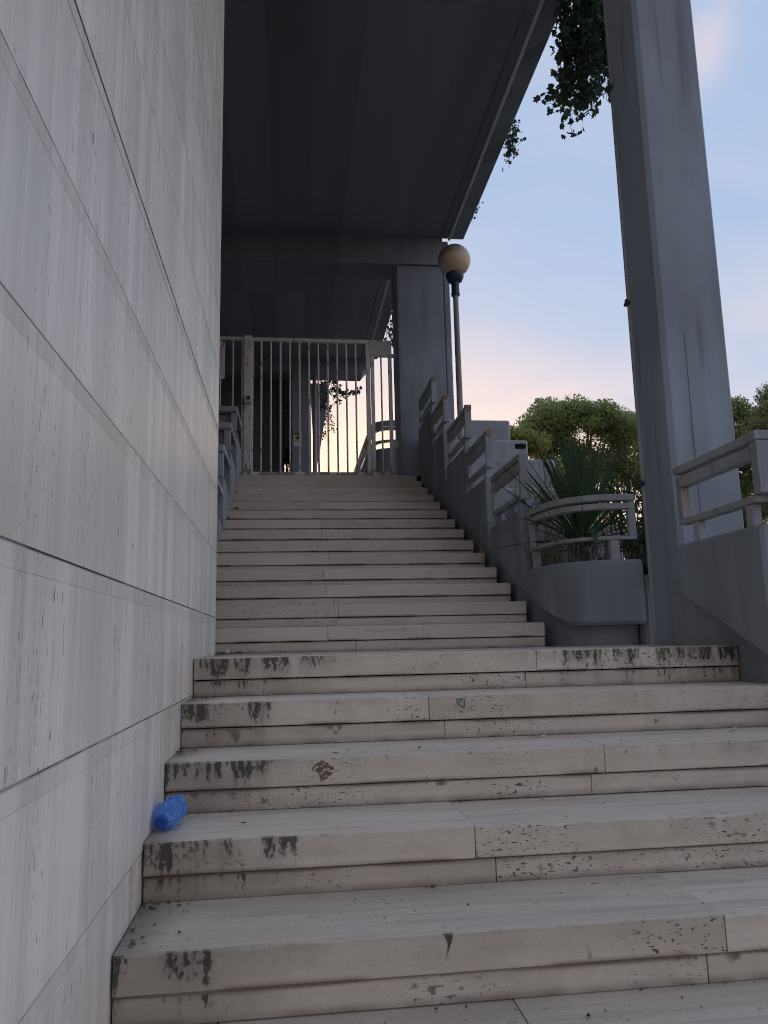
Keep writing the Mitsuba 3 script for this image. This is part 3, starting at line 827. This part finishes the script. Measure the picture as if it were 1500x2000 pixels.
t = lab('yucca', 'dark green yucca with stiff sword leaves in the curved planter', 'plant')
r = np.random.default_rng(21)
yb = np.array([2.09, 5.36, .64])
put('trunk', tube([[2.10, 5.38, .38], [2.09, 5.36, .55], yb], [.06, .055, .05], 10), BARK, t, smooth=50)
for i in range(62):
    az = i * 2.39996 + r.normal(0, .15)
    el = np.radians(np.interp(i / 61, [0, .25, .6, 1], [4, 32, 58, 82]) + r.normal(0, 5))
    d = [math.cos(az) * math.cos(el), math.sin(az) * math.cos(el), math.sin(el)]
    L = np.interp(i / 61, [0, .5, 1], [.66, .80, .86]) * r.uniform(.84, 1.08)
    put('leaf', blade(yb + np.array(d) * .03 + [0, 0, .002 * i], d, L, r.uniform(.018, .026), r.uniform(.0, .09) + (.22 if i < 14 else 0), 6), YUCCA, t)
k = put('leaf', blade((2.0, 4.95, .72), (-.25, -.9, .15), .34, .028, .62, 8), YUCCA, t)

t = lab('dry_grass', 'tangle of pale dry grass blades at the curved planter beside the bag', 'grass', kind='stuff')
gm = []
for i in range(330):
    b = np.array([r.uniform(1.78, 2.35), r.uniform(4.95, 5.9), .42])
    if i < 210:
        b = np.array([r.uniform(1.76, 1.98), r.uniform(5.2, 6.15), .5 if i % 2 else .86])
    d = rdir(r, 1)[0] * [.5, .5, .2] + [0, 0, .9]
    gm.append(blade(b, d, r.uniform(.3, .75), .0042, r.uniform(.1, .8), 6))
put('dry_grass', cat(gm), DRY)
t = lab('bush_grass', 'thin green grass stems rising behind the yucca', 'grass', kind='stuff')
gm = []
for i in range(120):
    b = np.array([r.uniform(1.8, 2.62), r.uniform(4.95, 5.9), .4])
    d = rdir(r, 1)[0] * [.4, .4, .1] + [.05, 0, .9]
    gm.append(blade(b, d, r.uniform(.45, 1.0), .003, r.uniform(.0, .3), 6))
put('bush_grass', cat(gm), GRASS)


def shrub(label, base, tips, seed, nleaf, lf=(.05, .085), m=SHRUB):
    r = np.random.default_rng(seed)
    t = lab(free('leafy_shrub'), label, 'shrub')
    stems, cs, ds = [], [], []
    for tip in tips:
        tip = np.asarray(tip, float)
        s = smooth_path([base, (np.asarray(base) + tip) / 2 + r.normal(0, .06, 3), tip], 10)
        stems.append(tube(s, np.linspace(.008, .0025, 10), 5))
        for q in range(nleaf):
            i = r.integers(3, 10)
            d = rdir(r, 1)[0] + [0, 0, .3]
            d /= np.linalg.norm(d)
            e = s[i] + d * r.uniform(.02, .14)
            stems.append(tube([s[i], e], [.0025, .0015], 3, False))
            cs.append(e + d * .03)
            ds.append(d)
    c, d = np.array(cs), np.array(ds)
    w = np.cross(d, rdir(r, len(d)))
    w /= np.linalg.norm(w, axis=1, keepdims=True)
    L = r.uniform(*lf, len(d))[:, None]
    put('stems', cat(stems), BARK, t)
    k = put('leaves', cards(c, d * L * .62, w * L * .2), m, t)
    labels[k] = {'kind': 'stuff'}


r = np.random.default_rng(31)
shrub('airy green shrub with narrow leaves between the yucca and the column', (2.62, 5.5, .38), [(r.uniform(2.38, 2.9), r.uniform(5.2, 5.9), r.uniform(.75, 1.5)) for _ in range(26)], 41, 17)

t = lab('weeds', 'few thin green weeds at the left end of the upper steps', 'weed', kind='stuff')
gm = []
for (y, i, n) in ((4.98, 4, 5), (5.35, 5, 4), (5.7, 6, 5), (6.1, 7, 3)):
    for q in range(n):
        gm.append(blade((r.uniform(-.66, -.56), y + r.uniform(-.02, .02), Z1 + i * H), (r.uniform(-.1, .5), r.uniform(-.9, .1), r.uniform(.6, 1)), r.uniform(.14, .3), .005, r.uniform(.3, .9), 8))
put('weeds', cat(gm), GRASS)


# ------------------------------------------------------------------ trees


def tree(name, label, base, h, lobes, seed, m, per=520, leaf=.12, trunk=.28, catg='tree', group=None):
    r = np.random.default_rng(seed)
    t = lab(free(name), label, catg, group)
    base = np.asarray(base, float)
    cs, limbs = [], []
    fork = base + [0, 0, h * .38]
    limbs.append(tube([base - [0, 0, 2.5], base + [.1, 0, h * .2], fork], [trunk, trunk * .8, trunk * .62], 9))
    for (dx, dy, z, rx, rz, k) in lobes:
        c0_ = base + [dx, dy, z]
        limbs.append(tube(smooth_path([fork, (fork + c0_) / 2 + r.normal(0, .35, 3), c0_], 8), np.linspace(trunk * .45, .04, 8), 6))
        for q in range(int(k * .8)):
            v = rdir(r, 1)[0] * r.random() ** .45
            cc = c0_ + v * [rx, rx * .9, rz]
            if q % 3 == 0:
                limbs.append(tube([c0_, (c0_ + cc) / 2 + r.normal(0, .08, 3), cc], [.045, .03, .012], 4, False))
            s = r.uniform(.36, .78)
            n = int(per * s)
            w = rdir(r, n) * (r.random(n) ** .45)[:, None] * [s, s, s * .62]
            w[:, 2] += .08
            cs.append(cc + w)
    c = np.vstack(cs)
    n = len(c)
    d = rdir(r, n)
    w = np.cross(d, rdir(r, n))
    w /= np.linalg.norm(w, axis=1, keepdims=True) + 1e-9
    L = r.uniform(.5, 1.35, n)[:, None] * leaf
    put('trunk', cat(limbs), BARK, t, smooth=60)
    k = put('crown', cards(c, d * L * .55, w * L * .28), m, t)
    labels[k] = {'kind': 'stuff'}


GZ = Z1 - 6 * H
tree('broad_tree', 'broad green spreading tree in the middle of the background', (11.6, 30, GZ), 9.5,
     [(-1.0, 0, 10.75, .8, .7, 18), (-1.55, 0, 9.9, .7, .7, 14), (-.3, .4, 10.7, 1.1, .9, 24), (.9, -.2, 10.6, 1.1, .75, 20), (.8, 0, 11.2, .7, .5, 10), (1.9, 0, 10.2, 1.0, .7, 18), (-1.0, .3, 9.3, 1.0, .8, 18), (-.1, .5, 9.5, 1.3, .9, 22), (-.6, .5, 8.4, 1.5, .9, 20), (1.1, .5, 8.5, 1.2, .9, 16), (-1.8, .2, 8.2, .8, .6, 7), (-1.0, 0, 7.3, 1.3, .9, 12), (1.9, .6, 8.7, .9, .6, 7), (.6, 0, 7.4, 1.3, .9, 12), (-1.8, .5, 6.6, 1.0, .7, 7), (.1, 0, 6.1, 1.3, .7, 8)], 51, TREE)
tree('broad_tree', 'green tree partly hidden behind the column', (15.1, 31.5, GZ), 9.5,
     [(-.4, 0, 10.7, 1.1, .7, 22), (.7, .2, 10.4, 1.0, .8, 18), (-.9, .3, 9.2, 1.4, .9, 24), (.2, 0, 8.4, 1.4, .9, 20), (-1.5, 0, 7.4, .9, .6, 7)], 52, TREE)
tree('bushy_tree', 'yellowish green bushy tree left of the broad tree', (8.9, 28.0, GZ), 7,
     [(-.7, 0, 9.05, .6, .5, 14), (.15, 0, 9.1, .65, .5, 16), (-.3, 0, 7.9, .95, .6, 16), (.75, .2, 7.7, .75, .6, 12), (.3, 0, 6.8, 1.2, .7, 14), (1.4, .1, 6.9, .8, .6, 8), (1.2, 0, 6.0, 1.2, .7, 12)], 53, TREEY)
tree('dense_tree', 'dense dark green tree just right of the column', (19.6, 31.0, GZ), 9,
     [(-.4, 0, 11.2, .9, .7, 24), (.3, 0, 10.2, 1.2, .9, 34), (-.3, 0, 8.8, 1.3, 1.0, 40), (.1, 0, 7.2, 1.4, 1.0, 40), (0, 0, 5.6, 1.4, 1.0, 34)], 54, TREE)
tree('dense_tree', 'taller olive green tree at the right edge', (20.6, 29.0, GZ), 9,
     [(0, 0, 11.3, 1.0, .8, 34), (-.5, 0, 10.2, 1.1, .9, 40), (.6, 0, 10.0, 1.2, .9, 34), (-.1, 0, 8.6, 1.4, 1.0, 44), (0, 0, 7.0, 1.5, 1.0, 40)], 55, TREEO)
tree('low_tree', 'low green tree behind the planters under the broad tree', (11.9, 27.0, GZ), 5,
     [(-1.9, 0, 5.1, 1.1, .7, 16), (0, 0, 5.0, 1.2, .7, 16), (1.5, 0, 5.2, 1.0, .7, 10)], 56, TREE)

# ------------------------------------------------------------------ litter
BLUE = mat('blue_plastic', {'type': 'blendbsdf', 'weight': .3, 'a': {'type': 'principledthin', 'base_color': {'type': 'rgb', 'value': [.30, .55, .92]}, 'roughness': .12, 'spec_trans': .3, 'diff_trans': 1.2, 'eta': 1.5}, 'b': {'type': 'twosided', 'bsdf': {'type': 'principled', 'base_color': {'type': 'rgb', 'value': [.03, .20, .62]}, 'roughness': .12, 'specular': .9, 'clearcoat': 1.0, 'clearcoat_gloss': .95}}})
BLUECAP = mat('blue_cap', {'type': 'principled', 'base_color': {'type': 'rgb', 'value': [.015, .07, .33]}, 'roughness': .35})
CLEAR = mat('clear_plastic', {'type': 'principledthin', 'base_color': {'type': 'rgb', 'value': [.55, .66, .72]}, 'roughness': .2, 'spec_trans': .4, 'diff_trans': .8, 'eta': 1.5})
BAG = mat('bag_plastic', {'type': 'principledthin', 'base_color': proc(lambda p, n, uv: mix((.40, .43, .56), (.68, .74, .82), noise(p.x * 22, p.y * 22, p.z * 22))), 'roughness': .3, 'diff_trans': .7, 'spec_trans': 0.})


def bottle(label, at, yaw, pitch, R, L, seed, m, cap, crush=1.):
    r = np.random.default_rng(seed)
    t = lab(free('plastic_bottle'), label, 'bottle')
    prof = [[0, 0], [R * .75, 0], [R * .95, .012], [R, .03], [R * .97, L * .3], [R, L * .42], [R * .97, L * .6], [R * .93, L * .7], [R * .7, L * .83], [.02, L * .93], [.014, L * .95], [.014, L]]
    b = trimesh.creation.revolve(np.array(prof), sections=12)
    b.vertices += r.normal(0, .004, b.vertices.shape) * (b.vertices[:, 2:] < .8 * L)
    b = b.subdivide()
    v = b.vertices.copy()
    k = np.clip(v[:, 2] / L, 0, 1)
    body = np.clip((.92 - k) * 8, 0, 1) * crush
    for q in range(int(30 * crush)):          # dents: planes that push the wall in
        n = np.array([*np.array([math.cos(q * 2.4), math.sin(q * 2.4)]), r.normal(0, .9)])
        n /= np.linalg.norm(n)
        c = np.array([0, 0, r.uniform(.0, .85) * L])
        dd = (v - c) @ n - R * r.uniform(.45, .95)
        near = np.exp(-((v[:, 2] - c[2]) / (.3 * L)) ** 2)
        v -= (np.clip(dd, 0, None) * near * body)[:, None] * n
    v += r.normal(0, .0019, v.shape) * body[:, None]
    b.vertices = v
    M = trimesh.transformations.translation_matrix(at) @ trimesh.transformations.euler_matrix(0, 0, yaw) @ trimesh.transformations.rotation_matrix(pitch, [1, 0, 0])
    b.apply_transform(M)
    put('body', b, m, t)
    cp = lathe([[0, L - .014], [.019, L - .014], [.0195, L + .004], [.018, L + .008], [0, L + .008]], 20)
    cp.apply_transform(M)
    put('cap', cp, cap, t, smooth=40)
    return t


# lies along the step, its cap towards the lower steps
bottle('crumpled blue plastic bottle lying against the stone wall on a lower step', (-.345, 2.535, Z1 + H + .052), -.20, math.radians(99), .05, .135, 3, BLUE, BLUECAP)
bottle('crushed clear plastic bottle stuck behind the stone wall end', (-.665, 6.55, Z1 + 8 * H + .04), -.3, math.radians(20), .04, .2, 9, CLEAR, BLUECAP, .8)


def crumple(size, seed, sub=3, amp=.35):
    m = icosphere(sub, 1.)
    v = m.vertices
    k = meshkit.fbm(v * 1.7 + seed, 3, seed) - .5
    k2 = np.abs(meshkit.noise(v * 4.1 + 7, seed) - .5)
    m.vertices = v * (1 + amp * 2 * k + amp * k2)[:, None] * size
    return m


t = lab('plastic_bag', 'crumpled pale blue plastic bag lying in the planter under the lower rail', 'bag')
b = crumple((.14, .15, .11), 4)
b.apply_translation((1.86, 5.92, 1.0))
put('plastic_bag', b, BAG)


def scrap(label, at, size, rot, seed, m, catg='litter'):
    r = np.random.default_rng(seed)
    k = free('paper_scrap')
    lab(k, label, catg)
    n = 5
    u, w = np.meshgrid(np.linspace(-1, 1, n), np.linspace(-1, 1, n))
    z = np.abs(r.normal(0, .35, (n, n))) + .3 * u ** 2
    v = np.column_stack([u.ravel() * size[0], w.ravel() * size[1], z.ravel() * size[2]])
    f = []
    for i in range(n - 1):
        for j in range(n - 1):
            a = i * n + j
            f += [[a, a + 1, a + n + 1], [a, a + n + 1, a + n]]
    top = trimesh.Trimesh(v, f, process=False)
    bot = trimesh.Trimesh(v - [0, 0, .0008], np.array(f)[:, ::-1], process=False)
    s = cat([top, bot])
    s.apply_transform(trimesh.transformations.translation_matrix(at) @ trimesh.transformations.euler_matrix(0, 0, rot))
    put(k, s, m)


CREAM = mat('cream_paper', {'type': 'diffuse', 'reflectance': {'type': 'rgb', 'value': [.62, .60, .42]}})
PALE = mat('pale_wrapper', {'type': 'diffuse', 'reflectance': {'type': 'rgb', 'value': [.40, .45, .55]}})
scrap('cream paper scrap on the landing by the stone wall end', (-.385, 4.72, ZL + .004), (.035, .04, .03), .4, 1, CREAM)
scrap('pale blue wrapper scrap on the landing next to the cream scrap', (-.29, 4.86, ZL + .004), (.045, .03, .02), 1.0, 2, PALE)
scrap('white paper sliver at the back of the fourth step up', (.93, 2.95, Z1 + 2 * H + .002), (.028, .006, .006), .15, 3, WHITE)
scrap('small white wrapper on the step at the right edge', (1.72, 2.93, Z1 + 2 * H + .002), (.012, .008, .012), .5, 4, WHITE)

t = lab('dry_stalk', 'long pale dry stalk hanging from the planter over the steps', 'stalk')
s = smooth_path([(1.70, 6.34, 1.0), (1.655, 6.30, .99), (1.60, 6.28, .86), (1.585, 6.30, .74), (1.60, 6.25, .63), (1.64, 6.2, .58)], 16)
put('dry_stalk', tube(s, np.linspace(.006, .003, 16), 5), DRY)

lab('leaf_litter', 'dark dry leaf bits and grit scattered on the stairs', 'leaf litter', kind='stuff')
r = np.random.default_rng(77)
cs, sz = [], []
for i in range(0, 6):
    y0, z = nos(i), Z1 + (i - 1) * H
    depth = T1 if i < 5 else 1.6
    for q in range(90 if i < 5 else 110):
        a = r.random()
        if a < .38:
            x, y = WX + abs(r.normal(0, .075)) + .006, y0 + depth - abs(r.normal(0, .06)) + .004
        elif a < .55:
            x, y = WX + abs(r.normal(0, .03)) + .006, y0 + depth * r.uniform(.1, 1)
        elif a < .72:
            x, y = r.uniform(WX, XLOW), y0 + depth - abs(r.normal(0, .012)) + .002
        else:
            x, y = r.uniform(WX, XLOW), y0 + depth * r.uniform(.05, 1)
        cs.append([x, y, z + .003])
        sz.append(r.choice([.004, .006, .009, .015], p=[.36, .34, .22, .08]))
for i in range(6, 19):
    for q in range(5):
        cs.append([XL + abs(r.normal(0, .09)), nos(i) + r.uniform(.02, T2), Z1 + (i - 1) * H + .004])
        sz.append(r.uniform(.006, .022))
for x, i, q in ((-.62, 16, .05), (-.60, 15, .055), (-.64, 15, .045), (-.57, 14, .05), (-.55, 14, .035), (-.60, 13, .045), (-.52, 12, .03)):
    cs.append([x, nos(i) + .02, Z1 + (i - 1) * H + .012])
    sz.append(q)
c, s = np.array(cs), np.array(sz)[:, None]
n = len(c)
d = rdir(r, n) * [1, 1, .25]
w = np.cross(d, rdir(r, n) * .25 + [0, 0, 1])
c[:, 2] += s[:, 0] * .35
LIT = mat('litter', {'type': 'diffuse', 'reflectance': proc(lambda p, n, uv: mix((.03, .022, .017), (.12, .075, .045), noise(p.x * 40, p.y * 40, p.z * 40)))})
scene['mat_litter2'] = {'type': 'twosided', 'bsdf': scene.pop('mat_litter')}
put('leaf_litter', cards(c, d * s, w * s * .5), 'mat_litter2')
